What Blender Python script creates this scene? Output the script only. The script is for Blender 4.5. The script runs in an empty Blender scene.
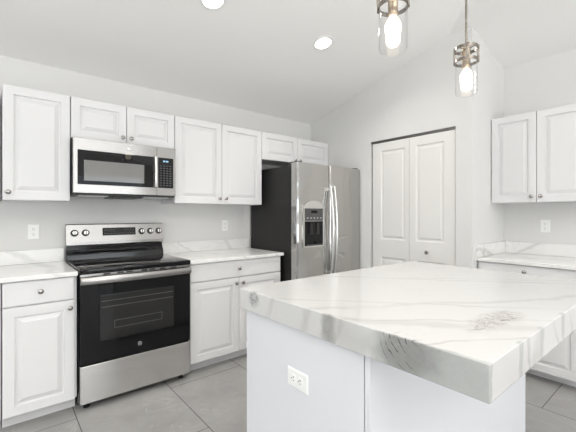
import bpy, bmesh, math, random
from mathutils import Vector, Matrix, Euler

scene = bpy.context.scene
COL = scene.collection
PI = math.pi
random.seed(4)

# ------------------------------------------------------------------ camera
cam_data = bpy.data.cameras.new('camera')
cam = bpy.data.objects.new('camera', cam_data)
COL.objects.link(cam)
cam.location = (-0.396, -3.249, 1.287)
cam.rotation_euler = (PI / 2, 0, -0.693)
cam_data.sensor_width = 36.0
cam_data.lens = 36.0 * 347.9 / 576.0
cam_data.shift_y = -2.26 / 576.0
cam_data.clip_start = 0.05
scene.camera = cam

# ------------------------------------------------------------------ world, daylight, exposure
world = bpy.data.worlds.new('world')
scene.world = world
world.use_nodes = True
bg = world.node_tree.nodes['Background']
bg.inputs[0].default_value = (0.86, 0.93, 1.0, 1)
bg.inputs[1].default_value = 2.0
vs = scene.view_settings
vs.view_transform = 'Standard'
vs.look = 'None'
vs.exposure = 0.27
vs.gamma = 1.0
vs.use_curve_mapping = False


def area_light(name, loc, rot, sx, sy, power, color=(1, 1, 1), parent=None):
    d = bpy.data.lights.new(name, 'AREA')
    d.shape = 'RECTANGLE'
    d.size, d.size_y = sx, sy
    d.energy = power
    d.color = color
    o = bpy.data.objects.new(name, d)
    COL.objects.link(o)
    o.location = loc
    o.rotation_euler = rot
    if parent:
        o.parent = parent
    return o


# area lamps added as daylight at unseen windows, tilted up to brighten the ceiling
area_light('daylight_fill_rear', (1.2, -8.40, 1.25), (PI / 2 + 0.8, 0, 0), 3.4, 2.1, 62, (1.0, 0.99, 0.98))
area_light('daylight_fill_rear', (-2.8, -8.40, 1.5), (PI / 2 + 0.8, 0, 0), 2.0, 1.5, 25, (1.0, 0.985, 0.965))
area_light('daylight_fill_left', (-4.40, -3.2, 1.3), (PI / 2 + 0.8, 0, -PI / 2), 3.2, 2.0, 14, (0.90, 0.95, 1.0))

# ------------------------------------------------------------------ node helpers / materials


class NT:
    def __init__(self, name):
        self.m = bpy.data.materials.new(name)
        self.m.use_nodes = True
        self.t = self.m.node_tree
        self.t.nodes.clear()
        self.out = self.t.nodes.new('ShaderNodeOutputMaterial')

    def n(self, kind, **kw):
        nd = self.t.nodes.new(kind)
        for k, v in kw.items():
            setattr(nd, k, v)
        return nd

    def put(self, sock, v):
        if isinstance(v, bpy.types.NodeSocket):
            self.t.links.new(v, sock)
        elif v is not None:
            sock.default_value = v

    def math(self, op, a, b=None, c=None, clamp=False):
        nd = self.n('ShaderNodeMath', operation=op, use_clamp=clamp)
        self.put(nd.inputs[0], a)
        if b is not None:
            self.put(nd.inputs[1], b)
        if c is not None:
            self.put(nd.inputs[2], c)
        return nd.outputs[0]

    def vmath(self, op, a, b=None):
        nd = self.n('ShaderNodeVectorMath', operation=op)
        self.put(nd.inputs[0], a)
        if b is not None:
            self.put(nd.inputs[1], b)
        return nd.outputs['Value'] if op in ('DOT_PRODUCT', 'LENGTH', 'DISTANCE') else nd.outputs[0]

    def smooth(self, v, a, b, lo=0.0, hi=1.0):
        nd = self.n('ShaderNodeMapRange', interpolation_type='SMOOTHSTEP')
        self.put(nd.inputs[0], v)
        for i, x in ((1, a), (2, b), (3, lo), (4, hi)):
            self.put(nd.inputs[i], x)
        return nd.outputs[0]

    def mix(self, fac, a, b):
        nd = self.n('ShaderNodeMix', data_type='RGBA')
        self.put(nd.inputs[0], fac)
        self.put(nd.inputs[6], a)
        self.put(nd.inputs[7], b)
        return nd.outputs[2]

    def noise(self, vec, scale, detail=4, rough=0.55, out='Fac', dist=0.0):
        nd = self.n('ShaderNodeTexNoise')
        self.put(nd.inputs['Vector'], vec)
        nd.inputs['Scale'].default_value = scale
        nd.inputs['Detail'].default_value = detail
        nd.inputs['Roughness'].default_value = rough
        nd.inputs['Distortion'].default_value = dist
        return nd.outputs[out]

    def pos(self):
        return self.n('ShaderNodeNewGeometry').outputs['Position']

    def objco(self):
        return self.n('ShaderNodeTexCoord').outputs['Object']

    def scale(self, vec, s):
        nd = self.n('ShaderNodeMapping')
        self.put(nd.inputs['Vector'], vec)
        nd.inputs['Scale'].default_value = s
        return nd.outputs[0]

    def bsdf(self, color, rough=0.5, metal=0.0, spec=0.5, **extra):
        b = self.n('ShaderNodeBsdfPrincipled')
        self.put(b.inputs['Base Color'], color)
        self.put(b.inputs['Roughness'], rough)
        self.put(b.inputs['Metallic'], metal)
        self.put(b.inputs['Specular IOR Level'], spec)
        for k, v in extra.items():
            self.put(b.inputs[k.replace('_', ' ')], v)
        self.t.links.new(b.outputs[0], self.out.inputs[0])
        return b

    def bump(self, h, strength=0.1, dist=0.001):
        b = self.n('ShaderNodeBump')
        b.inputs['Strength'].default_value = strength
        b.inputs['Distance'].default_value = dist
        self.put(b.inputs['Height'], h)
        return b.outputs[0]


def rgb(r, g, b):
    """sRGB 0..255 to linear rgba"""
    def f(c):
        c /= 255.0
        return c / 12.92 if c <= 0.04045 else ((c + 0.055) / 1.055) ** 2.4
    return (f(r), f(g), f(b), 1.0)


def paint(name, col, rough, bump_scale=0, strength=0.0, spec=0.4):
    k = NT(name)
    c = col
    b = k.bsdf(c, rough, 0, spec)
    if bump_scale:
        k.put(b.inputs['Normal'], k.bump(k.noise(k.pos(), bump_scale, 3), strength, 0.002))
    return k.m


def steel(name, col, rough, aniso, rot, brush, wave=None):
    k = NT(name)
    co = k.objco()
    n = k.noise(k.scale(co, brush), 1.0, 3, 0.6)
    r = k.math('MULTIPLY_ADD', n, 0.10, rough - 0.05)
    v = k.math('MULTIPLY_ADD', n, 0.16, 0.92)
    c = k.vmath('SCALE', col[:3])
    nd = c.node
    k.put(nd.inputs['Scale'], v)
    b = k.bsdf(c, r, 1.0, 0.5, Anisotropic=aniso, Anisotropic_Rotation=rot)
    if wave:
        k.put(b.inputs['Normal'], k.bump(k.noise(k.scale(co, wave), 1.0, 1, 0.4), 1.0, 0.04))
    tg = k.n('ShaderNodeTangent', direction_type='RADIAL', axis='Z')
    k.put(b.inputs['Tangent'], tg.outputs[0])
    return k.m


def metal(name, col, rough):
    k = NT(name)
    k.bsdf(col, k.math('MULTIPLY_ADD', k.noise(k.objco(), 60, 2), 0.08, rough - 0.04), 1.0)
    return k.m


def plain(name, col, rough, spec=0.5):
    k = NT(name)
    n = k.noise(k.objco(), 35, 3)
    k.bsdf(k.mix(n, col, tuple(x * 1.06 for x in col[:3]) + (1,)), rough, 0, spec)
    return k.m


def emit(name, col, strength):
    k = NT(name)
    e = k.n('ShaderNodeEmission')
    e.inputs[0].default_value = col
    e.inputs[1].default_value = strength
    k.t.links.new(e.outputs[0], k.out.inputs[0])
    return k.m


def thin_glass(name, tint=(1, 1, 1, 1), gain=1.0):
    k = NT(name)
    tr = k.n('ShaderNodeBsdfTransparent')
    tr.inputs[0].default_value = tint
    gl = k.n('ShaderNodeBsdfGlossy')
    gl.inputs['Roughness'].default_value = 0.02
    lw = k.n('ShaderNodeLayerWeight')
    lw.inputs[0].default_value = 0.5
    fr = k.math('MULTIPLY_ADD', k.math('POWER', lw.outputs['Facing'], 4.0), 0.55, 0.04)
    mx = k.n('ShaderNodeMixShader')
    k.put(mx.inputs[0], k.math('MULTIPLY', fr, gain, clamp=True))
    k.t.links.new(tr.outputs[0], mx.inputs[1])
    k.t.links.new(gl.outputs[0], mx.inputs[2])
    k.t.links.new(mx.outputs[0], k.out.inputs[0])
    return k.m


def quartz(name, base, veins, patches, general=0.25, arcs=()):
    """veins: (point, normal, half width, strength, colour); patches: (point, radius xyz, strength, colour)"""
    k = NT(name)
    p = k.pos()
    w1 = k.noise(p, 2.2, 5, 0.55, 'Color')
    w2 = k.noise(p, 9.0, 4, 0.6, 'Color')
    a = k.vmath('SCALE', k.vmath('SUBTRACT', w1, (0.5, 0.5, 0.5)))
    a.node.inputs['Scale'].default_value = 0.16
    b = k.vmath('SCALE', k.vmath('SUBTRACT', w2, (0.5, 0.5, 0.5)))
    b.node.inputs['Scale'].default_value = 0.045
    q = k.vmath('ADD', k.vmath('ADD', p, a), b)
    col = base
    # faint overall veining
    nz = k.noise(k.scale(q, (1.3, 2.2, 1.6)), 1.5, 5, 0.55)
    ridge = k.smooth(k.math('ABSOLUTE', k.math('SUBTRACT', nz, 0.5)), 0.0, 0.028, 1.0, 0.0)
    col = k.mix(k.math('MULTIPLY', ridge, general), col, rgb(176, 172, 166))
    cloud = k.smooth(k.noise(p, 2.6, 4), 0.45, 0.75)
    col = k.mix(k.math('MULTIPLY', cloud, 0.16), col, rgb(205, 202, 197))
    vary = k.noise(p, 6.0, 3)
    for (pt, nrm, hw, st, c) in veins:
        n = Vector(nrm).normalized()
        d = k.math('ABSOLUTE', k.math('SUBTRACT', k.vmath('DOT_PRODUCT', q, tuple(n)), Vector(pt).dot(n)))
        f = k.smooth(d, hw * 0.15, hw, 1.0, 0.0)
        f = k.math('MULTIPLY', f, k.smooth(vary, 0.28, 0.62, 0.35, 1.0))
        col = k.mix(k.math('MULTIPLY', f, st), col, c)
    if patches:
        cr = k.noise(k.scale(q, (1.0, 1.0, 1.0)), 11.0, 6, 0.6, dist=0.6)
        crack = k.smooth(k.math('ABSOLUTE', k.math('SUBTRACT', cr, 0.5)), 0.0, 0.022, 1.0, 0.0)
        fine = k.noise(q, 26.0, 5, 0.7)
        crack2 = k.smooth(k.math('ABSOLUTE', k.math('SUBTRACT', fine, 0.52)), 0.0, 0.03, 1.0, 0.0)
        crk = k.math('MAXIMUM', crack, k.math('MULTIPLY', crack2, 0.7))
        for (pt, rad, st, soft, c, cc) in patches:
            v = k.vmath('SUBTRACT', k.vmath('ADD', p, b), pt)
            l = k.vmath('LENGTH', k.vmath('DIVIDE', v, rad))
            m = k.smooth(k.math('ADD', l, k.math('MULTIPLY_ADD', vary, 0.9, -0.45)), 0.35, 1.0, 1.0, 0.0)
            col = k.mix(k.math('MULTIPLY', m, soft), col, c)
            col = k.mix(k.math('MULTIPLY', k.math('MULTIPLY', m, crk), st), col, cc)
    for (pt, ctr, rad, gap, st, c) in arcs:      # dark curved strokes, concentric about ctr, inside an ellipsoid about pt
        d = k.vmath('LENGTH', k.vmath('SUBTRACT', k.vmath('ADD', p, b), ctr))
        ring = k.smooth(k.math('ABSOLUTE', k.math('SINE', k.math('MULTIPLY', d, PI / gap))), 0.0, 0.32, 1.0, 0.0)
        l = k.vmath('LENGTH', k.vmath('DIVIDE', k.vmath('SUBTRACT', p, pt), rad))
        m = k.smooth(l, 0.5, 1.0, 1.0, 0.0)
        br = k.smooth(k.noise(p, 24.0, 4, 0.65), 0.42, 0.56)
        col = k.mix(k.math('MULTIPLY', k.math('MULTIPLY', ring, m), k.math('MULTIPLY', br, st)), col, c)
    k.bsdf(col, 0.16, 0, 0.5)
    return k.m


def floor_tiles(name):
    k = NT(name)
    p = k.pos()
    sp = k.n('ShaderNodeSeparateXYZ')
    k.put(sp.inputs[0], p)
    cb = k.n('ShaderNodeCombineXYZ')
    k.put(cb.inputs[0], k.math('ADD', sp.outputs[1], 1.94 + 12.2))
    k.put(cb.inputs[1], k.math('ADD', sp.outputs[0], 0.02 + 0.597 * 20))
    br = k.n('ShaderNodeTexBrick', offset=0.5, offset_frequency=2, squash=1.0)
    k.put(br.inputs['Vector'], cb.outputs[0])
    br.inputs['Scale'].default_value = 1.0
    br.inputs['Mortar Size'].default_value = 0.0026
    br.inputs['Mortar Smooth'].default_value = 0.2
    br.inputs['Bias'].default_value = 0.0
    br.inputs['Brick Width'].default_value = 1.22
    br.inputs['Row Height'].default_value = 0.597
    br.inputs['Color1'].default_value = (0.42, 0.42, 0.42, 1)
    br.inputs['Color2'].default_value = (0.58, 0.58, 0.58, 1)
    br.inputs['Mortar'].default_value = (0.5, 0.5, 0.5, 1)
    n1 = k.noise(k.scale(p, (1.0, 1.0, 1.0)), 3.2, 6, 0.62, dist=0.5)
    n2 = k.noise(k.scale(p, (3.0, 0.7, 1.0)), 9.0, 5, 0.6)
    n3 = k.smooth(k.noise(p, 7.0, 6, 0.7, dist=1.2), 0.55, 0.72)
    base = k.mix(n1, rgb(118, 116, 114), rgb(192, 190, 187))
    base = k.mix(k.math('MULTIPLY', n2, 0.35), base, rgb(148, 146, 142))
    base = k.mix(k.math('MULTIPLY', n3, 0.4), base, rgb(200, 198, 193))
    tone = k.mix(0.12, base, br.outputs['Color'])
    col = k.mix(br.outputs['Fac'], tone, rgb(74, 72, 70))
    b = k.bsdf(col, k.math('MULTIPLY_ADD', n1, 0.2, 0.40), 0, 0.3)
    k.put(b.inputs['Normal'], k.bump(k.math('SUBTRACT', 1.0, br.outputs['Fac']), 0.3, 0.002))
    return k.m


M = {}
M['wall'] = paint('wall_paint', rgb(224, 223, 221), 0.85, 160, 0.05, 0.2)
M['ceiling'] = paint('ceiling_paint', rgb(246, 245, 243), 0.9, 90, 0.12, 0.15)
M['trim'] = paint('trim_paint', rgb(240, 240, 238), 0.4)
M['cab'] = paint('cabinet_white', rgb(228, 227, 227), 0.38, 0, 0, 0.45)
M['island'] = paint('island_white', rgb(226, 227, 231), 0.5, 0, 0, 0.3)
M['door'] = paint('door_white', rgb(232, 230, 227), 0.45)
M['floor'] = floor_tiles('floor_tile')
M['steel_h'] = steel('stainless_horizontal_brush', (0.40, 0.39, 0.38), 0.22, 0.95, 0.25, (2.0, 2.0, 260.0))
M['steel_lifted'] = steel('stainless_lightened', (0.72, 0.71, 0.70), 0.22, 0.95, 0.25, (2.0, 2.0, 260.0))  # same steel, lightened to imitate a brighter reflection on the drawer
M['steel_v'] = steel('stainless_vertical_brush', (0.50, 0.49, 0.475), 0.12, 0.93, 0.0, (260.0, 260.0, 2.0), (2.2, 2.2, 3.2))
M['steel_handle'] = metal('handle_steel', (0.72, 0.71, 0.69, 1), 0.24)
M['nickel'] = metal('knob_nickel', (0.42, 0.40, 0.38, 1), 0.22)
M['cage'] = metal('pendant_nickel', (0.25, 0.225, 0.195, 1), 0.28)
M['brass'] = metal('socket_brass', (0.62, 0.50, 0.37, 1), 0.32)
M['black_glass'] = plain('black_glass', (0.006, 0.006, 0.007, 1), 0.03, 0.3)
M['window_glass'] = plain('oven_window_glass', (0.02, 0.0195, 0.019, 1), 0.05, 0.4)
M['screen_glass'] = plain('microwave_screen', (0.19, 0.188, 0.183, 1), 0.04, 1.0)
M['black'] = plain('black_enamel', (0.006, 0.006, 0.007, 1), 0.10, 0.5)
M['charcoal'] = plain('charcoal_side', (0.022, 0.021, 0.021, 1), 0.55, 0.35)
M['dark'] = plain('dark_plastic', (0.02, 0.02, 0.021, 1), 0.4)
M['grey_plastic'] = plain('grey_plastic', (0.07, 0.07, 0.073, 1), 0.4)
M['light_grey'] = plain('light_grey_plastic', (0.5, 0.5, 0.5, 1), 0.35)
M['rack'] = plain('oven_rack', (0.10, 0.10, 0.098, 1), 0.35)
M['outlet'] = paint('outlet_white', rgb(246, 246, 244), 0.35)
M['slot'] = plain('outlet_slot', (0.03, 0.03, 0.03, 1), 0.5)
M['mark'] = plain('printed_mark', (0.55, 0.56, 0.57, 1), 0.5)
M['track'] = metal('track_metal', (0.16, 0.155, 0.15, 1), 0.45)
M['closet'] = plain('closet_dark', (0.25, 0.25, 0.25, 1), 0.8)
M['lamp'] = emit('downlight_lens', (1, 0.97, 0.92, 1), 6.0)
M['bulb'] = emit('bulb_glow', (1.0, 0.86, 0.68, 1), 4.5)
M['display'] = emit('display_digits', (0.45, 0.75, 1.0, 1), 1.1)
M['glass'] = thin_glass('clear_glass', (0.985, 0.985, 0.985, 1), 1.2)
M['pane'] = thin_glass('window_pane', (0.97, 0.98, 0.98, 1), 1.0)

GV = rgb(172, 170, 166)
GB = rgb(198, 191, 183)
SR = (0.639, 0.769, 0.25)      # normal of the veins that sweep across the slab
Z = 0.914
M['quartz_island'] = quartz(
    'quartz_island', rgb(210, 209, 208),
    [((0.631, -2.302, 0.944), (0.75, 0.66, 0.35), 0.016, 0.26, rgb(152, 145, 138)),
     ((0.52, -2.532, 0.944), (0.66, 0.75, 0.3), 0.014, 0.26, rgb(152, 145, 138)),
     ((1.21, -2.155, 0.944), (0.70, 0.70, 0.2), 0.010, 0.26, rgb(146, 143, 139)),
     ((1.44, -2.459, 0.944), (0.75, 0.66, 0.2), 0.012, 0.30, rgb(152, 145, 138)),
     ((1.054, -2.67, 0.944), (0.50, 0.86, 0.2), 0.028, 0.24, rgb(152, 145, 138)),
     ((0.649, -2.707, 0.944), (0.80, 0.60, -0.3), 0.05, 0.26, rgb(152, 145, 138)),
     ((0.557, -2.845, 0.944), (0.55, 0.83, 0.2), 0.010, 0.38, rgb(138, 126, 116))],
    [((0.842, -2.808, 0.944), (0.20, 0.075, 0.05), 0.75, 0.26, rgb(176, 170, 164), rgb(104, 90, 80)),
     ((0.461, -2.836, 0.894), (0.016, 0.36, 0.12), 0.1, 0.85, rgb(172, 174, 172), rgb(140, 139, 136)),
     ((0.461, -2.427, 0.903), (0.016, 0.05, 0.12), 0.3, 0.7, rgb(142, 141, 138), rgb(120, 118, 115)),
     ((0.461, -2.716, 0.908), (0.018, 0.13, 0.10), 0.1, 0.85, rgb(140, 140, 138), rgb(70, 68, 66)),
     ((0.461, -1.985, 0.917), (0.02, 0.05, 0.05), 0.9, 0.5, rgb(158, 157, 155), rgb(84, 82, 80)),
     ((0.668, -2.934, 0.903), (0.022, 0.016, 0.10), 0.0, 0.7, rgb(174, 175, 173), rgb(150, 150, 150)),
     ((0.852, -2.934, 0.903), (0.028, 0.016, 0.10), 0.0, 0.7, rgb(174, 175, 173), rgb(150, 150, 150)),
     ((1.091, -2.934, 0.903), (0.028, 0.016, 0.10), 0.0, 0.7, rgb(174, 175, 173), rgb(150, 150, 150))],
    0.06,
    [((0.462, -2.698, 0.917), (0.462, -2.799, 0.982), (0.05, 0.085, 0.075), 0.022, 1.0, rgb(38, 36, 34)),
     ((0.87, -2.822, 0.944), (1.118, -2.762, 0.944), (0.15, 0.05, 0.05), 0.018, 0.55, rgb(120, 100, 88))])
M['quartz'] = quartz(
    'quartz_perimeter', rgb(241, 240, 238),
    [((-0.30, -0.02, 0.98), (0.5, 0.1, 0.86), 0.03, 0.3, GV),
     ((0.98, -0.02, 0.97), (0.55, 0.15, 0.8), 0.012, 0.4, GV),
     ((1.45, -0.02, 0.97), (0.8, 0.15, 0.5), 0.03, 0.35, GV),
     ((3.37, -2.22, 0.99), (0.2, 0.6, 0.77), 0.02, 0.45, GV),
     ((1.30, -0.35, 0.914), (0.45, 0.89, 0.1), 0.02, 0.4, GV),
     ((2.95, -2.2, 0.914), (0.9, 0.4, 0.1), 0.02, 0.4, GV)],
    [], 0.12)

# ------------------------------------------------------------------ mesh helpers


def bx(bm, x0, x1, y0, y1, z0, z1, bev=0.0, seg=2):
    vs_ = [bm.verts.new((x, y, z)) for z in (z0, z1) for y in (y0, y1) for x in (x0, x1)]
    idx = ((0, 2, 3, 1), (4, 5, 7, 6), (0, 1, 5, 4), (2, 6, 7, 3), (0, 4, 6, 2), (1, 3, 7, 5))
    fs = [bm.faces.new([vs_[i] for i in f]) for f in idx]
    if bev > 0:
        es = list({e for f in fs for e in f.edges})
        bmesh.ops.bevel(bm, geom=es, offset=bev, segments=seg, profile=0.5, affect='EDGES')
    return fs


def prism(bm, pts, axis, a, b):
    """extrude a 2D polygon along an axis; pts are the two other coordinates in xyz order"""
    def mk(u, v, w):
        return {'x': (w, u, v), 'y': (u, w, v), 'z': (u, v, w)}[axis]
    lo = [bm.verts.new(mk(u, v, a)) for u, v in pts]
    hi = [bm.verts.new(mk(u, v, b)) for u, v in pts]
    n = len(pts)
    bm.faces.new(lo)
    bm.faces.new(hi[::-1])
    for i in range(n):
        j = (i + 1) % n
        bm.faces.new((lo[i], hi[i], hi[j], lo[j]))


def lathe(bm, prof, mat=None, seg=24, close=True):
    """revolve (r, h) about +Z then transform by mat"""
    mat = mat or Matrix()
    rings = []
    for r, h in prof:
        if r < 1e-6:
            rings.append([bm.verts.new(mat @ Vector((0, 0, h)))])
        else:
            rings.append([bm.verts.new(mat @ Vector((r * math.cos(2 * PI * i / seg), r * math.sin(2 * PI * i / seg), h))) for i in range(seg)])
    for a, b in zip(rings, rings[1:]):
        for i in range(seg):
            j = (i + 1) % seg
            if len(a) == 1 and len(b) == 1:
                continue
            if len(a) == 1:
                bm.faces.new((a[0], b[j], b[i]))
            elif len(b) == 1:
                bm.faces.new((a[i], a[j], b[0]))
            else:
                bm.faces.new((a[i], a[j], b[j], b[i]))
    if close:
        if len(rings[0]) > 1:
            bm.faces.new(rings[0][::-1])
        if len(rings[-1]) > 1:
            bm.faces.new(rings[-1])


def tube(bm, pts, r, seg=12, rz=None):
    """sweep an ellipse (r along side, rz along up) along points"""
    rz = rz or r
    rings = []
    for i, p in enumerate(pts):
        p = Vector(p)
        t = (Vector(pts[min(i + 1, len(pts) - 1)]) - Vector(pts[max(i - 1, 0)])).normalized()
        up = Vector((1, 0, 0)) if abs(t.x) < 0.9 else Vector((0, 0, 1))
        s = t.cross(up).normalized()
        u = s.cross(t)
        rings.append([bm.verts.new(p + s * r * math.cos(2 * PI * k / seg) + u * rz * math.sin(2 * PI * k / seg)) for k in range(seg)])
    for a, b in zip(rings, rings[1:]):
        for k in range(seg):
            j = (k + 1) % seg
            bm.faces.new((a[k], a[j], b[j], b[k]))
    bm.faces.new(rings[0][::-1])
    bm.faces.new(rings[-1])


def panel(bm, x0, x1, z0, z1, y, rings, back):
    """rectangular profile facing -Y: rings = (inset, depth behind y); closed back at y+back"""
    loops = []
    for ins, dep in rings:
        loops.append([bm.verts.new((X, y + dep, Zz)) for X, Zz in ((x0 + ins, z0 + ins), (x1 - ins, z0 + ins), (x1 - ins, z1 - ins), (x0 + ins, z1 - ins))])
    bk = [bm.verts.new((X, y + back, Zz)) for X, Zz in ((x0, z0), (x1, z0), (x1, z1), (x0, z1))]
    loops.insert(0, bk)
    for a, b in zip(loops, loops[1:]):
        for i in range(4):
            j = (i + 1) % 4
            bm.faces.new((a[i], a[j], b[j], b[i]))
    bm.faces.new(loops[-1])
    bm.faces.new(bk[::-1])


def obj(name, bm, mat, parent=None, smooth=False, angle=35):
    bmesh.ops.recalc_face_normals(bm, faces=bm.faces[:])
    me = bpy.data.meshes.new(name)
    if smooth:
        for f in bm.faces:
            f.smooth = True
        for e in bm.edges:
            if len(e.link_faces) == 2 and e.calc_face_angle(0) > math.radians(angle):
                e.smooth = False
    bm.to_mesh(me)
    bm.free()
    o = bpy.data.objects.new(name, me)
    COL.objects.link(o)
    if mat:
        me.materials.append(M[mat] if isinstance(mat, str) else mat)
    if parent:
        o.parent = parent
    return o


def box_obj(name, mat, parent, *a, bev=0.0):
    bm = bmesh.new()
    bx(bm, *a, bev=bev)
    return obj(name, bm, mat, parent)


def tag(o, label, cat, group=None):
    o['label'] = label
    o['category'] = cat
    if group:
        o['group'] = group
    return o


def thing(name, label, cat, loc=(0, 0, 0), rz=0.0, group=None):
    o = bpy.data.objects.new(name, None)
    o.empty_display_size = 0.1
    COL.objects.link(o)
    o.location = loc
    o.rotation_euler = (0, 0, rz)
    return tag(o, label, cat, group)


def struct(name, bm, mat, parent=None):
    o = obj(name, bm, mat, parent)
    if parent is None:
        o['kind'] = 'structure'
    return o


def text_mesh(txt, size, depth, name, mat, parent, mtx):
    cu = bpy.data.curves.new(name, 'FONT')
    cu.body = txt
    cu.size = size
    cu.extrude = depth
    cu.align_x = 'CENTER'
    cu.align_y = 'CENTER'
    tmp = bpy.data.objects.new('tmp', cu)
    COL.objects.link(tmp)
    dg = bpy.context.evaluated_depsgraph_get()
    me = bpy.data.meshes.new_from_object(tmp.evaluated_get(dg))
    bpy.data.objects.remove(tmp)
    bpy.data.curves.remove(cu)
    me.name = name
    me.transform(mtx)
    me.materials.clear()
    me.materials.append(M[mat])
    o = bpy.data.objects.new(name, me)
    COL.objects.link(o)
    o.parent = parent
    return o


FRONT = Matrix.Rotation(PI / 2, 4, 'X')     # +Z of a lathe -> -Y ; text reads from -Y

# ------------------------------------------------------------------ the room
EAVE, PA, PB = 2.429, 0.2414, 0.225
WX, RX, YO = 2.675, 3.394, -1.983
XL, YR, CAP = -4.5, -8.5, 3.45


def zA(y):
    return EAVE - PA * y


def zB(x):
    return 2.859 + PB * (WX - x)


bm = bmesh.new()
bx(bm, XL - 0.1, RX + 0.1, YR - 0.1, 0.1, -0.08, 0.0)
struct('floor', bm, 'floor')

xh = WX + (2.859 - CAP) / PB
yh = (EAVE - CAP) / PA
yc = (EAVE - zB(RX)) / PA
bm = bmesh.new()
for poly in ([(XL, 0, EAVE), (RX, 0, EAVE), (RX, yc, zB(RX)), (xh, yh, CAP), (XL, yh, CAP)],
             [(RX, yc, zB(RX)), (RX, YR, zB(RX)), (xh, YR, CAP), (xh, yh, CAP)],
             [(XL, yh, CAP), (xh, yh, CAP), (xh, YR, CAP), (XL, YR, CAP)]):
    lo = [bm.verts.new(v) for v in poly]
    hi = [bm.verts.new((v[0], v[1], v[2] + 0.12)) for v in poly]
    bm.faces.new(lo)
    bm.faces.new(hi[::-1])
    for i in range(len(poly)):
        j = (i + 1) % len(poly)
        bm.faces.new((lo[i], hi[i], hi[j], lo[j]))
struct('ceiling', bm, 'ceiling')

bm = bmesh.new()
bx(bm, XL - 0.1, RX + 0.1, 0.0, 0.1, 0, EAVE + 0.02)
struct('wall_back', bm, 'wall')

bm = bmesh.new()
prism(bm, [(0.0, 0.0), (YR, 0.0), (YR, zB(RX) + 0.03), (yc, zB(RX) + 0.03), (0.0, EAVE + 0.03)], 'x', RX, RX + 0.1)
struct('wall_right', bm, 'wall')

# pantry wall with the closet opening, then the return wall beside the right-hand counter
PY0, PY1, PZ = -0.940, -1.845, 2.055
yk = (EAVE - zB(WX)) / PA
TW = 0.11
bm = bmesh.new()
prism(bm, [(0, 0), (PY0, 0), (PY0, PZ), (PY1, PZ), (PY1, 0), (YO, 0), (YO, zB(WX) + 0.01), (yk, zB(WX) + 0.01), (0, EAVE + 0.01)], 'x', WX, WX + TW)
struct('wall_pantry', bm, 'wall')
bm = bmesh.new()
prism(bm, [(WX + TW, 0), (RX, 0), (RX, zB(RX) + 0.01), (WX + TW, zB(WX + TW) + 0.01)], 'y', YO, YO + TW)
struct('wall_return', bm, 'wall')


def wall_with_holes(name, mat, axis, c0, c1, a0, a1, z1, holes):
    """wall slab; holes = (a_lo, a_hi, z_lo, z_hi), non-overlapping and sorted"""
    bm = bmesh.new()

    def add(lo, hi, zl, zh):
        if hi - lo < 1e-4 or zh - zl < 1e-4:
            return
        if axis == 'x':
            bx(bm, c0, c1, lo, hi, zl, zh)
        else:
            bx(bm, lo, hi, c0, c1, zl, zh)
    cur = a0
    for lo, hi, zl, zh in holes:
        add(cur, lo, 0, z1)
        add(lo, hi, 0, zl)
        add(lo, hi, zh, z1)
        cur = hi
    add(cur, a1, 0, z1)
    return struct(name, bm, mat)


def window(n, axis, c, lo, hi, zl, zh, cols):
    """frame with panes; c = wall mid plane coordinate"""
    r = bpy.data.objects.new('window_%d' % n, None)
    COL.objects.link(r)
    r['kind'] = 'structure'
    t = 0.06
    bm = bmesh.new()

    def add(b, l, h, z0, z1, d):
        if axis == 'x':
            bx(b, c - d, c + d, l, h, z0, z1)
        else:
            bx(b, l, h, c - d, c + d, z0, z1)
    add(bm, lo, hi, zl, zl + t, 0.04)
    add(bm, lo, hi, zh - t, zh, 0.04)
    for i in range(cols + 1):
        x = lo + (hi - lo - t) * i / cols
        add(bm, x, x + t, zl + t, zh - t, 0.04)
    obj('window_frame', bm, 'trim', r)
    for i in range(cols):
        bm = bmesh.new()
        x = lo + (hi - lo - t) * i / cols
        add(bm, x + t, x + (hi - lo - t) / cols, zl + t, zh - t, 0.004)
        obj('window_pane', bm, 'pane', r)


wall_with_holes('wall_rear', 'wall', 'y', YR - 0.1, YR, XL, RX, CAP, [(-3.9, -1.7, 0.7, 2.3), (-0.6, 3.0, 0.02, 2.4)])
wall_with_holes('wall_left', 'wall', 'x', XL - 0.1, XL, YR, 0, CAP, [(-4.9, -1.5, 0.25, 2.35)])
window(1, 'y', YR - 0.06, -0.6, 3.0, 0.02, 2.4, 2)  # unseen windows, put in as a source for the added daylight
window(2, 'y', YR - 0.06, -3.9, -1.7, 0.7, 2.3, 2)
window(3, 'x', XL - 0.06, -4.9, -1.5, 0.25, 2.35, 3)

# baseboards
for nm, a in (('baseboard_pantry', (WX - 0.014, WX, PY0 + 0.002, -0.002, 0, 0.09)),
              ('baseboard_corner', (WX - 0.014, WX, YO, PY1 - 0.002, 0, 0.09)),
              ('baseboard_left', (XL, XL + 0.014, YR, -0.001, 0, 0.09)),
              ('baseboard_back', (XL + 0.014, -0.86, -0.014, 0, 0, 0.09)),
              ('baseboard_right', (RX - 0.014, RX, YR + 0.001, -2.72, 0, 0.09))):
    bm = bmesh.new()
    bx(bm, *a, bev=0.003)
    struct(nm, bm, 'trim')

# closet door: two bifold leaves, head track, dark strips for gap shade
door = bpy.data.objects.new('door_1', None)
COL.objects.link(door)
door['kind'] = 'structure'
door['label'] = 'white two-leaf bifold pantry door with raised panels'
door.location = (WX, PY0, 0)
door.rotation_euler = (0, 0, -PI / 2)       # local x runs along -Y, local -y faces the kitchen (-X)
DW = PY0 - PY1
LEAF = [(0, 0), (0.10, 0), (0.108, 0.007), (0.118, 0.007), (0.135, 0.001)]


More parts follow.
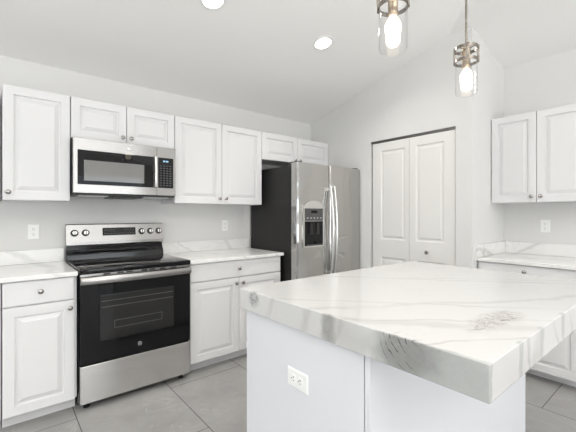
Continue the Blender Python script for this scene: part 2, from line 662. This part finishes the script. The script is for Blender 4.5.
def bifold_leaf(x0, x1, ml, mr, knob_x):
    bm = bmesh.new()
    y = 0.016
    z0, z1 = 0.012, 2.030
    zs = [z0, 0.165, 0.838, 1.020, 1.945, z1]
    xa, xb = x0 + ml, x1 - mr
    # frame of the leaf, then two sunk-and-raised fields
    bx(bm, x0, xa, y, y + 0.034, z0, z1)
    bx(bm, xb, x1, y, y + 0.034, z0, z1)
    for a, b in ((zs[0], zs[1]), (zs[2], zs[3]), (zs[4], zs[5])):
        bx(bm, xa, xb, y, y + 0.034, a, b)
    for a, b in ((zs[1], zs[2]), (zs[3], zs[4])):
        panel(bm, xa, xb, a, b, y, [(0, 0.0005), (0.010, 0.011), (0.022, 0.012), (0.038, 0.003)], 0.034)
    leaf = obj('door_leaf', bm, 'door', door)
    if knob_x:
        kb = bmesh.new()
        lathe(kb, [(0.010, 0), (0.008, 0.012), (0.015, 0.018), (0.019, 0.026), (0.015, 0.032), (0, 0.034)],
              Matrix.Translation((knob_x, y, 0.925)) @ FRONT, 20)
        obj('door_knob', kb, 'nickel', leaf, True)


bifold_leaf(0.018, DW / 2 - 0.005, 0.100, 0.045, None)
bifold_leaf(DW / 2 - 0.002, DW - 0.010, 0.066, 0.100, DW / 2 + 0.185)
box_obj('head_track', 'track', door, 0.001, DW - 0.001, 0.010, 0.06, 2.036, 2.054)
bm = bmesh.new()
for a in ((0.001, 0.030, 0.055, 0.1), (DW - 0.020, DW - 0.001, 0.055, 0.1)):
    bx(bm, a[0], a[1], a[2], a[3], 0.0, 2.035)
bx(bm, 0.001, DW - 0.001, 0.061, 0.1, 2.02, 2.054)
obj('gap_shade_strip', bm, 'dark', door)  # dark strips stand in for the shadow in the door gaps

# ------------------------------------------------------------------ cabinets


def knob(parent, x, y, z):
    bm = bmesh.new()
    lathe(bm, [(0.0065, 0), (0.0055, 0.010), (0.011, 0.015), (0.0155, 0.020), (0.0155, 0.024), (0.011, 0.028), (0, 0.030)],
          Matrix.Translation((x, y, z)) @ FRONT, 20)
    return obj('knob', bm, 'nickel', parent, True)


DOORP = [(0, 0.003), (0.003, 0), (0.056, 0), (0.0578, 0.012), (0.066, 0.013), (0.094, 0.001)]
DRAWP = [(0, 0.004), (0.006, 0.0)]


def cab_door(parent, x0, x1, z0, z1, y, knob_at=None):
    bm = bmesh.new()
    panel(bm, x0, x1, z0, z1, y, DOORP, 0.019)
    d = obj('door', bm, 'cab', parent)
    if knob_at:
        knob(d, knob_at[0], y, knob_at[1])
    return d


def drawer(parent, x0, x1, z0, z1, y, knob_at=None):
    bm = bmesh.new()
    panel(bm, x0, x1, z0, z1, y, DRAWP, 0.019)
    d = obj('drawer', bm, 'cab', parent)
    if knob_at:
        knob(d, knob_at[0], y, knob_at[1])
    return d


G = 0.002
UD = 0.305            # upper carcass depth
UF = -0.325           # upper door face


def wall_cabinet(label, loc, w, h, doors, rz=0.0):
    t = thing('wall_cabinet', label, 'cabinet', loc, rz, 'white wall cabinets')
    bm = bmesh.new()
    bx(bm, 0.001, w - 0.001, -UD, -0.001, 0, h)
    obj('body', bm, 'cab', t)
    for x0, x1, kx, kz in doors:
        cab_door(t, x0 + G, x1 - G, 0.001, h - 0.001, UF, (kx, kz) if kx is not None else None)
    return t


ZB, ZT = 1.378, 2.134
H = ZT - ZB
wall_cabinet('white single-door wall cabinet left of the microwave, knob at its lower left', (-0.383, 0, ZB), 0.381, H, [(0.002, 0.381, 0.032, 0.052)])
wall_cabinet('white wall cabinet at the left picture edge, only its edge showing', (-0.842, 0, ZB), 0.453, H, [(0, 0.453, 0.42, 0.052)])
wall_cabinet('short white two-door wall cabinet directly above the microwave', (0.0, 0, 1.835), 0.765, ZT - 1.835,
             [(0, 0.378, 0.346, 0.046), (0.378, 0.765, 0.410, 0.046)])
wall_cabinet('tall white two-door wall cabinet between microwave and refrigerator', (0.766, 0, ZB), 0.917, H,
             [(0, 0.456, 0.424, 0.052), (0.456, 0.917, 0.492, 0.052)])
wall_cabinet('short white two-door wall cabinet above the refrigerator', (1.684, 0, 1.85), 0.986, ZT - 1.85,
             [(0, 0.485, 0.447, 0.028), (0.485, 0.986, 0.515, 0.028)])
wall_cabinet('white two-door wall cabinet on the right wall above an outlet', (RX, YO - 0.002, ZB + 0.006), 0.702, H + 0.01,
             [(0.002, 0.351, 0.317, 0.05), (0.351, 0.700, 0.385, 0.05)], -PI / 2)

BZ = 0.885


def base_cabinet(label, loc, w, doors, drawers, rz=0.0, toe=0.545):
    t = thing('base_cabinet', label, 'cabinet', loc, rz, 'white base cabinets')
    bm = bmesh.new()
    prism(bm, [(-0.002, 0), (-toe, 0), (-toe, 0.088), (-0.610, 0.088), (-0.610, BZ), (-0.002, BZ)], 'x', 0.001, w - 0.001)
    obj('body', bm, 'cab', t)
    for x0, x1, kx, kz in drawers:
        drawer(t, x0 + G, x1 - G, 0.735, BZ - 0.004, -0.630, (kx, kz))
    for x0, x1, kx, kz in doors:
        cab_door(t, x0 + G, x1 - G, 0.086, 0.729, -0.630, (kx, kz))
    return t


base_cabinet('white base cabinet with one drawer over one door, left of the oven range', (-0.384, 0, 0), 0.380,
             [(0, 0.368, 0.338, 0.684)], [(0, 0.368, 0.184, 0.812)])
base_cabinet('white base cabinet at the left picture edge, only its edge showing', (-0.844, 0, 0), 0.455,
             [(0, 0.4575, 0.42, 0.684)], [(0, 0.4575, 0.227, 0.812)])
base_cabinet('white base cabinet with a wide drawer over two doors, between range and refrigerator', (0.764, 0, 0), 0.930,
             [(0.006, 0.459, 0.424, 0.684), (0.459, 0.924, 0.490, 0.684)], [(0.006, 0.924, 0.457, 0.812)])
base_cabinet('white base cabinet below the right wall counter, behind the island', (RX, YO - 0.002, 0), 0.702,
             [(0.012, 0.357, 0.33, 0.684), (0.357, 0.700, 0.39, 0.684)], [(0.012, 0.700, 0.357, 0.832)], -PI / 2, 0.50)

# ------------------------------------------------------------------ worktops


def worktop(label, loc, w, splashes, rz=0.0, hang=0.0):
    t = thing('countertop', label, 'countertop', loc, rz, 'marbled quartz wall counters')
    bm = bmesh.new()
    bx(bm, 0, w, -0.650, -0.001, 0.886, 0.914, bev=0.003)
    obj('slab', bm, 'quartz', t)
    for s in splashes:
        bm = bmesh.new()
        bx(bm, *s, bev=0.002)
        obj('backsplash', bm, 'quartz', t)
    return t


worktop('white marbled quartz counter left of the oven range', (-0.86, 0, 0), 0.857, [(0, 0.857, -0.021, -0.001, 0.9145, 1.016)])
worktop('white marbled quartz counter between oven range and refrigerator', (0.764, 0, 0), 0.949, [(0, 0.962, -0.021, -0.001, 0.9145, 1.016)])
worktop('white marbled quartz counter on the right wall with a corner backsplash', (RX, YO - 0.0005, 0), 0.725,
        [(0.021, 0.725, -0.021, -0.001, 0.9145, 1.022), (0, 0.020, -0.645, -0.001, 0.9145, 1.022)], -PI / 2)

# ------------------------------------------------------------------ outlets


def outlet(label, mtx_loc, rot, horizontal=False):
    t = thing('wall_outlet', label, 'outlet', mtx_loc, 0, 'white duplex outlets')
    t.rotation_euler = rot
    w, h = 0.070, 0.114
    bm = bmesh.new()
    panel(bm, -w / 2, w / 2, -h / 2, h / 2, -0.006, [(0, 0.003), (0.004, 0.0)], 0.006)
    obj('cover_plate', bm, 'outlet', t)
    for dz in (-0.0195, 0.0195):
        bm = bmesh.new()
        prism(bm, [(0.0165 * math.copysign(abs(math.cos(a)) ** 0.6, math.cos(a)), dz + 0.0145 * math.copysign(abs(math.sin(a)) ** 0.8, math.sin(a))) for a in [2 * PI * i / 24 for i in range(24)]],
              'y', -0.0085, -0.006)
        rc = obj('receptacle', bm, 'outlet', t)
        bm = bmesh.new()
        bx(bm, -0.0075, -0.0050, -0.0090, -0.0085, dz - 0.002, dz + 0.006)
        bx(bm, 0.0050, 0.0070, -0.0090, -0.0085, dz - 0.001, dz + 0.005)
        lathe(bm, [(0.0024, 0), (0.0024, 0.0005)], Matrix.Translation((0, -0.0085, dz - 0.008)) @ FRONT, 10)
        obj('slot', bm, 'slot', rc)
    bm = bmesh.new()
    lathe(bm, [(0.003, 0), (0.002, 0.001), (0, 0.0012)], Matrix.Translation((0, -0.006, 0)) @ FRONT, 10)
    obj('screw', bm, 'outlet', t)


outlet('white duplex outlet on the back wall left of the oven range', (-0.195, 0, 1.152), (0, 0, 0))
outlet('white duplex outlet on the back wall between range and refrigerator', (1.435, 0, 1.162), (0, 0, 0))
outlet('white duplex outlet on the right wall above the counter', (RX, -2.318, 1.175), (0, 0, -PI / 2))

# ------------------------------------------------------------------ oven range
rg = thing('oven_range', 'stainless steel and black glass electric range with oven, between white base cabinets', 'range', (0.003, -0.004, 0))
RW = 0.750
bm = bmesh.new()
bx(bm, 0.0, RW, -0.632, -0.03, 0.045, 0.892)
obj('body', bm, 'black', rg)
for x in (0.05, RW - 0.05):
    for y in (-0.60, -0.08):
        bm = bmesh.new()
        lathe(bm, [(0.020, 0.0), (0.020, 0.012), (0.012, 0.016), (0.012, 0.045)], Matrix.Translation((x, y, 0)), 16)
        obj('foot', bm, 'dark', rg)
bm = bmesh.new()
bx(bm, -0.001, RW + 0.001, -0.672, -0.05, 0.892, 0.926, bev=0.006, seg=3)
ck = obj('cooktop', bm, 'black_glass', rg, True)
# backguard: glossy black riser with a stainless control console above it
bm = bmesh.new()
prism(bm, [(-0.02, 0.922), (-0.100, 0.926), (-0.096, 0.962), (-0.090, 0.972), (-0.070, 0.992), (-0.066, 1.000), (-0.066, 1.030), (-0.02, 1.030)], 'x', 0.004, RW - 0.004)
obj('backguard', bm, 'black', rg)
bm = bmesh.new()
prism(bm, [(-0.012, 1.030), (-0.074, 1.030), (-0.083, 1.040), (-0.083, 1.062), (-0.062, 1.198), (-0.054, 1.204), (-0.012, 1.204)], 'x', 0.0, RW + 0.0)
con = obj('control_console', bm, 'steel_h', rg)
# console face: from (y -0.083, z 1.062) to (y -0.062, z 1.198)
tilt = math.atan2(0.021, 0.136)


def on_console(x, z):
    f = (z - 1.062) / 0.136
    return Matrix.Translation((x, -0.083 + 0.021 * f, z)) @ Matrix.Rotation(-tilt, 4, 'X') @ FRONT


for kx in (0.059, 0.136, 0.567, 0.641, 0.714):
    bm = bmesh.new()
    lathe(bm, [(0.027, 0), (0.027, 0.004), (0.022, 0.007), (0.021, 0.008)], on_console(kx - 0.003, 1.134), 28)
    k_ = obj('burner_knob', bm, 'dark', rg, True)
    bm = bmesh.new()
    lathe(bm, [(0.0175, 0.008), (0.0165, 0.024), (0.015, 0.026), (0, 0.026)], on_console(kx - 0.003, 1.134), 28)
    obj('knob_cap', bm, 'steel_handle', k_, True)
    bm = bmesh.new()
    bx(bm, -0.0025, 0.0025, -0.014, 0.014, 0.0262, 0.030)
    bm.transform(on_console(kx - 0.003, 1.134))
    obj('grip', bm, 'dark', k_)
bm = bmesh.new()
bx(bm, -0.129, 0.129, -0.032, 0.032, 0.0, 0.003, bev=0.001)
bm.transform(on_console(0.384, 1.139))
dp = obj('display', bm, 'black_glass', rg)
bm = bmesh.new()
for row in (-0.017, 0.014):
    for i in range(11):
        x = -0.112 + i * 0.0222
        if row > 0 and 4 <= i <= 6:
            continue
        bx(bm, x - 0.006, x + 0.006, row - 0.003, row + 0.003, 0.0031, 0.0034)
bm.transform(on_console(0.384, 1.139))
obj('touch_key', bm, 'grey_plastic', dp)['kind'] = 'stuff'
# vent strip under the cooktop
bm = bmesh.new()
bx(bm, 0.004, RW - 0.004, -0.660, -0.632, 0.812, 0.890)
vt = obj('vent_strip', bm, 'steel_h', rg)
for x in (0.14, 0.225, 0.283, 0.385, 0.44, 0.515, 0.60):
    box_obj('vent_slot', 'dark', vt, x, x + 0.042, -0.6612, -0.6595, 0.8775, 0.8875)
# oven door of black glass
bm = bmesh.new()
bx(bm, 0.003, RW - 0.003, -0.668, -0.634, 0.304, 0.846, bev=0.003)
od = obj('oven_door', bm, 'black_glass', rg)
bm = bmesh.new()
panel(bm, 0.118, 0.618, 0.440, 0.742, -0.6695, [(0, 0.0008), (0.004, 0.0)], 0.0015)
ow = obj('oven_window', bm, 'window_glass', od)
bm = bmesh.new()
for z in (0.700, 0.660):
    bx(bm, 0.126, 0.610, -0.6702, -0.6694, z, z + 0.004)
for a in ((0.205, 0.53, 0.510, 0.513), (0.205, 0.53, 0.560, 0.563), (0.205, 0.208, 0.510, 0.563), (0.527, 0.53, 0.510, 0.563)):
    bx(bm, a[0], a[1], -0.6702, -0.6694, a[2], a[3])
obj('oven_rack', bm, 'rack', ow)
# broad bowed handle
bm = bmesh.new()
n = 20
secs = []
for i in range(n + 1):
    f = i / n
    x = 0.004 + (RW - 0.008) * f
    b = 0.020 * (1 - (2 * f - 1) ** 2) ** 0.8
    y = -0.684 - b
    prof = [(y + 0.012, 0.876), (y - 0.004, 0.873), (y - 0.012, 0.862), (y - 0.013, 0.842), (y - 0.006, 0.828), (y + 0.010, 0.824)]
    secs.append([bm.verts.new((x, yy, zz)) for yy, zz in prof])
for a, b in zip(secs, secs[1:]):
    for i in range(6):
        j = (i + 1) % 6
        bm.faces.new((a[i], a[j], b[j], b[i]))
bm.faces.new(secs[0][::-1])
bm.faces.new(secs[-1])
for x in (0.006, RW - 0.036):
    bx(bm, x, x + 0.03, -0.684, -0.655, 0.830, 0.870)
obj('handle', bm, 'steel_h', od, True)


def emblem(parent, x, y, z, r, disc='grey_plastic', ring='light_grey'):
    """small round badge: disc, raised rim and a two-letter monogram"""
    at = Matrix.Translation((x, y, z)) @ FRONT
    bm = bmesh.new()
    lathe(bm, [(r * 0.97, 0), (r * 0.97, 0.0010), (0, 0.0010)], at, 24)
    e = obj('emblem', bm, disc, parent)
    bm = bmesh.new()
    lathe(bm, [(r, 0), (r, 0.0015), (r * 0.82, 0.0015), (r * 0.82, 0.0), (r, 0)], at, 24, close=False)
    obj('emblem_rim', bm, ring, e)
    text_mesh('GE', r * 0.95, 0.0002, 'lettering', ring, e, Matrix.Translation((x, y - 0.0013, z)) @ FRONT)
    return e


emblem(od, 0.372, -0.668, 0.366, 0.014, 'dark', 'light_grey')
# storage drawer
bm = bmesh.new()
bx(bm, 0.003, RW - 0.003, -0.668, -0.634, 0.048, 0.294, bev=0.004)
obj('storage_drawer', bm, 'steel_lifted', rg)

# ------------------------------------------------------------------ microwave
mw = thing('microwave', 'stainless steel over-the-range microwave with dark window and black keypad', 'microwave', (0.004, 0, 1.424))
MH, MW_, MF = 0.409, 0.742, -0.395
bm = bmesh.new()
bx(bm, 0.0, MW_, -0.365, -0.002, 0.0, MH)
obj('body', bm, 'dark', mw)
bm = bmesh.new()
bx(bm, 0.0, 0.586, MF, -0.366, 0.012, MH - 0.002, bev=0.003)
md = obj('door', bm, 'steel_h', mw)
bm = bmesh.new()
panel(bm, 0.028, 0.556, 0.074, 0.322, MF - 0.0015, [(0, 0.0012), (0.003, 0.0)], 0.0025)
wf = obj('window_surround', bm, 'black_glass', md)
bm = bmesh.new()
panel(bm, 0.068, 0.486, 0.102, 0.250, MF - 0.0023, [(0, 0.0006), (0.002, 0.0)], 0.0010)
obj('window', bm, 'screen_glass', wf)
bm = bmesh.new()
tube(bm, [(0.571, MF - 0.0, 0.075), (0.571, MF - 0.022, 0.082), (0.571, MF - 0.030, 0.12), (0.571, MF - 0.033, 0.20), (0.571, MF - 0.030, 0.285), (0.571, MF - 0.022, 0.320), (0.571, MF - 0.0, 0.327)], 0.006, 12, 0.011)
obj('handle', bm, 'steel_handle', md, True)
emblem(md, 0.372, MF, 0.366, 0.017, 'outlet', 'light_grey')
bm = bmesh.new()
bx(bm, 0.588, MW_, MF, -0.366, 0.012, MH - 0.002, bev=0.003)
cp = obj('control_panel', bm, 'steel_h', mw)
bm = bmesh.new()
panel(bm, 0.596, 0.722, 0.074, 0.322, MF - 0.0015, [(0, 0.0012), (0.003, 0.0)], 0.0025)
kp = obj('keypad', bm, 'black_glass', cp)
bm = bmesh.new()
for r_ in range(9):
    for c_ in range(4):
        x, z = 0.611 + c_ * 0.026, 0.092 + r_ * 0.020
        bx(bm, x, x + 0.014, MF - 0.0019, MF - 0.0014, z, z + 0.007)
obj('key', bm, 'grey_plastic', kp)['kind'] = 'stuff'
bm = bmesh.new()
for i, x in enumerate((0.637, 0.647, 0.661, 0.671)):
    bx(bm, x, x + 0.007, MF - 0.0020, MF - 0.0014, 0.287, 0.300)
obj('display', bm, 'display', kp)
for i in range(2):
    x = 0.04 + i * 0.46
    box_obj('hood_filter', 'light_grey', mw, x, x + 0.20, -0.34, -0.20, -0.010, 0.0, bev=0.003)
bm = bmesh.new()
bx(bm, 0.26, 0.48, -0.36, -0.10, -0.016, 0.0, bev=0.004)
obj('lamp_housing', bm, 'dark', mw)

# ------------------------------------------------------------------ refrigerator
fr = thing('refrigerator', 'stainless steel side-by-side refrigerator with dispenser and charcoal side', 'refrigerator', (1.742, -0.02, 0))
FW, FZ0, FZ1 = 0.926, 0.06, 1.772
bm = bmesh.new()
bx(bm, 0.004, FW - 0.004, -0.695, -0.01, 0.02, 1.752, bev=0.004)
obj('body', bm, 'charcoal', fr)
bm = bmesh.new()
bx(bm, 0.02, FW - 0.02, -0.728, -0.695, 0.01, 0.055)
obj('kick_grille', bm, 'dark', fr)


def fridge_door(name, x0, x1):
    """bowed front: grid in x, rounded vertical edges"""
    bm = bmesh.new()
    ns = 24
    cols = []
    for i in range(ns + 1):
        f = i / ns
        # denser near the edges
        g = 0.5 - 0.5 * math.cos(PI * f)
        x = x0 + (x1 - x0) * g
        e = min(g, 1 - g) * (x1 - x0)
        edge = 0.010 * max(0.0, 1 - e / 0.010) ** 2
        y = -0.788 - 0.012 * (1 - (2 * g - 1) ** 2) + edge
        cols.append((x, y))
    pts = [(x1, -0.705)] + [(x0, -0.705)] + cols
    prism(bm, pts, 'z', FZ0, FZ1)
    return obj(name, bm, 'steel_v', fr, True, 40)


XS = 0.437
fz = fridge_door('freezer_door', 0.0, XS - 0.005)
fg = fridge_door('fridge_door', XS + 0.005, FW)


def bar_handle(parent, x, side):
    """long bowed bar on two short mounts"""
    bm = bmesh.new()
    pts = []
    for i in range(21):
        f = i / 20
        z = 0.672 + (1.560 - 0.672) * f
        pts.append((x, -0.826 - 0.034 * (1 - (2 * f - 1) ** 2), z))
    tube(bm, pts, 0.0150, 14, 0.0105)
    for z in (0.70, 1.53):
        bx(bm, x - 0.012, x + 0.012, -0.828, -0.790, z - 0.02, z + 0.02, bev=0.004)
    obj('handle', bm, 'steel_handle', parent, True)


bar_handle(fz, XS - 0.026, -1)
bar_handle(fg, XS + 0.026, 1)
# water and ice dispenser
bm = bmesh.new()
cx, zt = 0.198, 1.338
xl, xr = 0.078, 0.318
arch = [(xl - 0.014, 0.966), (xr + 0.014, 0.966), (xr + 0.014, zt)]
for i in range(1, 16):
    a = PI * i / 16
    arch.append((cx + (xr - cx + 0.014) * math.cos(a), zt + 0.075 * math.sin(a)))
arch.append((xl - 0.014, zt))
prism(bm, arch, 'y', -0.8080, -0.7910)
ds = obj('dispenser_surround', bm, 'steel_handle', fz)
box_obj('dispenser_panel', 'grey_plastic', ds, xl, xr, -0.8120, -0.8075, 1.218, zt, bev=0.002)
bm = bmesh.new()
# flat dark plate in place of the cavity
bx(bm, xl, xr, -0.8105, -0.8082, 0.980, 1.214)
cav = obj('dispenser_niche_plate', bm, 'black_glass', ds)
bm = bmesh.new()
bx(bm, xl + 0.02, xr - 0.02, -0.8280, -0.8105, 0.982, 0.994, bev=0.002)
obj('drip_tray', bm, 'grey_plastic', ds)
bm = bmesh.new()
for x in (cx - 0.045, cx + 0.045):
    prism(bm, [(x - 0.020, 1.09), (x + 0.020, 1.09), (x + 0.015, 1.20), (x - 0.015, 1.20)], 'y', -0.8200, -0.8105)
obj('dispenser_paddle', bm, 'dark', ds)
bm = bmesh.new()
bx(bm, cx - 0.04, cx + 0.04, -0.8135, -0.8118, 1.292, 1.318)
obj('dispenser_screen', bm, 'black_glass', ds)
for i in range(5):
    x = xl + 0.025 + i * 0.044
    box_obj('dispenser_key', 'light_grey', ds, x, x + 0.016, -0.8132, -0.8118, 1.240, 1.252)
emblem(fg, 0.872, -0.7885, 1.708, 0.014)
for x in (0.05, FW - 0.05):
    bm = bmesh.new()
    bx(bm, x - 0.035, x + 0.035, -0.7710, -0.64, 1.753, 1.786, bev=0.006)
    obj('hinge_cover', bm, 'dark', fr)

# ------------------------------------------------------------------ island
IX0, IX1, IYF, IYN = 0.461, 1.909, -1.872, -2.934
isl = thing('kitchen_island', 'white kitchen island cabinet under a thick marbled quartz top', 'kitchen island', (0, 0, 0))
B0, B1, BF, BN = 0.48, 1.911, -1.902, -2.588
ZI, ZTOP = 0.852, 0.944
bm = bmesh.new()
bx(bm, B0 + 0.02, B1 - 0.001, BN + 0.02, BF, 0.09, ZI)
bx(bm, B0 + 0.02, B1 - 0.001, BN + 0.02, BF - 0.07, 0.0, 0.09)
obj('body', bm, 'island', isl)
bm = bmesh.new()
bx(bm, B0, B0 + 0.0195, BN + 0.0235, BF + 0.004, 0.0, ZI)
obj('end_panel', bm, 'island', isl)
bm = bmesh.new()
bx(bm, B0 + 0.001, B1, BN, BN + 0.0195, 0.0, ZI)
obj('back_panel', bm, 'island', isl)
bm = bmesh.new()
bx(bm, IX0, IX1, IYN, IYF, ZI + 0.001, ZTOP, bev=0.0025)
tag(obj('island_countertop', bm, 'quartz_island'), 'thick white marbled quartz island top with grey and brown veins', 'countertop')
outlet('white duplex outlet set sideways on the island end panel', (B0, -2.254, 0.655), (0, PI / 2, -PI / 2))

# ------------------------------------------------------------------ pendants


def pendant(label, x, y, ztop):
    t = thing('pendant_lamp', label, 'pendant lamp', (x, y, 0), 0.5, 'caged glass pendants over the island')
    zc = min(zA(y), zB(x), CAP)
    zr = 2.166                     # bottom of the cage
    hh = 0.090
    bm = bmesh.new()
    lathe(bm, [(0.006, zr + 0.02), (0.006, zc - 0.02)], seg=12)
    obj('stem', bm, 'cage', t, True)
    bm = bmesh.new()
    lathe(bm, [(0.062, zc + 0.01), (0.062, zc - 0.022), (0.05, zc - 0.034), (0.0, zc - 0.036)], seg=28)
    obj('canopy', bm, 'cage', t, True)
    R = 0.0645
    bm = bmesh.new()
    for z in (zr, zr + hh - 0.017):
        lathe(bm, [(R, z), (R, z + 0.017), (R - 0.005, z + 0.017), (R - 0.005, z), (R, z)], seg=36, close=False)
    for i in range(4):
        a = i * PI / 2
        b2 = bmesh.new()
        bx(b2, R - 0.008, R + 0.003, -0.010, 0.010, zr - 0.004, zr + hh + 0.002, bev=0.001)
        b2.transform(Matrix.Rotation(a, 4, 'Z'))
        tmp = bpy.data.meshes.new('tmp')
        b2.to_mesh(tmp)
        b2.free()
        bm.from_mesh(tmp)
        bpy.data.meshes.remove(tmp)
    for i in range(4):      # spokes carrying the cage
        a = i * PI / 2 + PI / 4
        p0 = (0.012 * math.cos(a), 0.012 * math.sin(a), zr + hh - 0.012)
        p1 = ((R - 0.003) * math.cos(a), (R - 0.003) * math.sin(a), zr + hh - 0.012)
        tube(bm, [p0, p1], 0.003, 8)
    obj('cage', bm, 'cage', t, True)
    bm = bmesh.new()
    lathe(bm, [(0.010, zr + hh + 0.012), (0.022, zr + hh - 0.002), (0.023, zr + 0.045), (0.021, zr + 0.040), (0.021, zr - 0.028), (0.016, zr - 0.033)], seg=24)
    obj('socket', bm, 'brass', t, True)
    bm = bmesh.new()
    zg = zr - 0.188
    rg_ = 0.0585
    lathe(bm, [(rg_, zr + 0.030), (rg_, zg + 0.016), (rg_ - 0.005, zg + 0.005), (rg_ - 0.016, zg), (0.0, zg),
               ], seg=40, close=False)
    obj('glass_shade', bm, 'glass', t, True)
    bm = bmesh.new()
    prof = [(0.013, zr - 0.033), (0.016, zr - 0.040), (0.026, zr - 0.054), (0.033, zr - 0.070), (0.0345, zr - 0.085), (0.032, zr - 0.102),
            (0.0295, zr - 0.115), (0.0305, zr - 0.130), (0.0285, zr - 0.145), (0.020, zr - 0.159), (0.009, zr - 0.165), (0.0, zr - 0.166)]
    lathe(bm, prof, seg=24)
    obj('bulb', bm, 'bulb', t, True)


pendant('caged clear-glass pendant lamp nearer the refrigerator, cut by the top edge', 0.902, -2.390, 0)
pendant('caged clear-glass pendant lamp on a long stem before the pantry wall', 1.700, -2.352, 0)

# ------------------------------------------------------------------ recessed ceiling lights


def downlight(label, x, y, power=3.8, spread=110):
    t = thing('ceiling_light', label, 'ceiling light', (x, y, zA(y) if y > yh else CAP), 0, 'round recessed ceiling lights')
    if y > yh:
        t.rotation_euler = (-math.atan(PA), 0, 0)
    bm = bmesh.new()
    lathe(bm, [(0.088, 0.0), (0.088, -0.004), (0.068, -0.006), (0.066, 0.0)], seg=36, close=False)
    obj('trim_ring', bm, 'trim', t, True)
    bm = bmesh.new()
    lathe(bm, [(0.066, -0.001), (0.066, -0.003), (0, -0.0035)], seg=36)
    obj('lens', bm, 'lamp', t)
    d = bpy.data.lights.new('downlight_lamp', 'AREA')
    d.shape = 'DISK'
    d.size = 0.13
    d.energy = power
    d.spread = math.radians(spread)
    d.color = (1.0, 0.96, 0.91)
    o = bpy.data.objects.new('downlight_lamp', d)
    COL.objects.link(o)
    o.parent = t
    o.location = (0, 0, -0.012)
    return t


downlight('round recessed ceiling light above the refrigerator', 1.692, -1.194, 6.5, 150)
downlight('round recessed ceiling light above the range, at the top picture edge', 0.697, -1.152)
for lx, ly in ((-0.3, -3.1), (0.7, -3.3), (1.7, -3.1), (-1.6, -2.2)):  # extra lamps added out of view to brighten counters and floor
    downlight('added round recessed ceiling light over the camera, unseen, to brighten the kitchen', lx, ly, 0.8)

# ------------------------------------------------------------------ unseen uplighters added to brighten the ceiling


def uplighter(label, x, y, power):
    t = thing('added_fill_lamp', label, 'fill lamp', (x, y, 0), 0, 'added upward fill lights')
    bm = bmesh.new()
    lathe(bm, [(0.14, 0.0), (0.14, 0.015), (0.02, 0.03)], seg=32)
    obj('base', bm, 'nickel', t, True)
    bm = bmesh.new()
    lathe(bm, [(0.012, 0.03), (0.012, 1.68)], seg=14)
    obj('pole', bm, 'nickel', t, True)
    bm = bmesh.new()
    lathe(bm, [(0.02, 1.68), (0.10, 1.70), (0.17, 1.78), (0.165, 1.78), (0.095, 1.708), (0.0, 1.695)], seg=36, close=False)
    obj('lamp_bowl', bm, 'trim', t, True)
    d = bpy.data.lights.new('fill_uplight', 'AREA')
    d.shape = 'DISK'
    d.size = 0.3
    d.energy = power
    d.color = (1.0, 0.985, 0.96)
    o = bpy.data.objects.new('fill_uplight', d)
    COL.objects.link(o)
    o.parent = t
    o.location = (0, 0, 1.785)
    o.rotation_euler = (PI, 0, 0)


uplighter('added white bowl uplighter, unseen, left of the kitchen run', -2.5, -3.4, 52)
uplighter('added white bowl uplighter, unseen, behind the camera', 0.0, -5.2, 100)
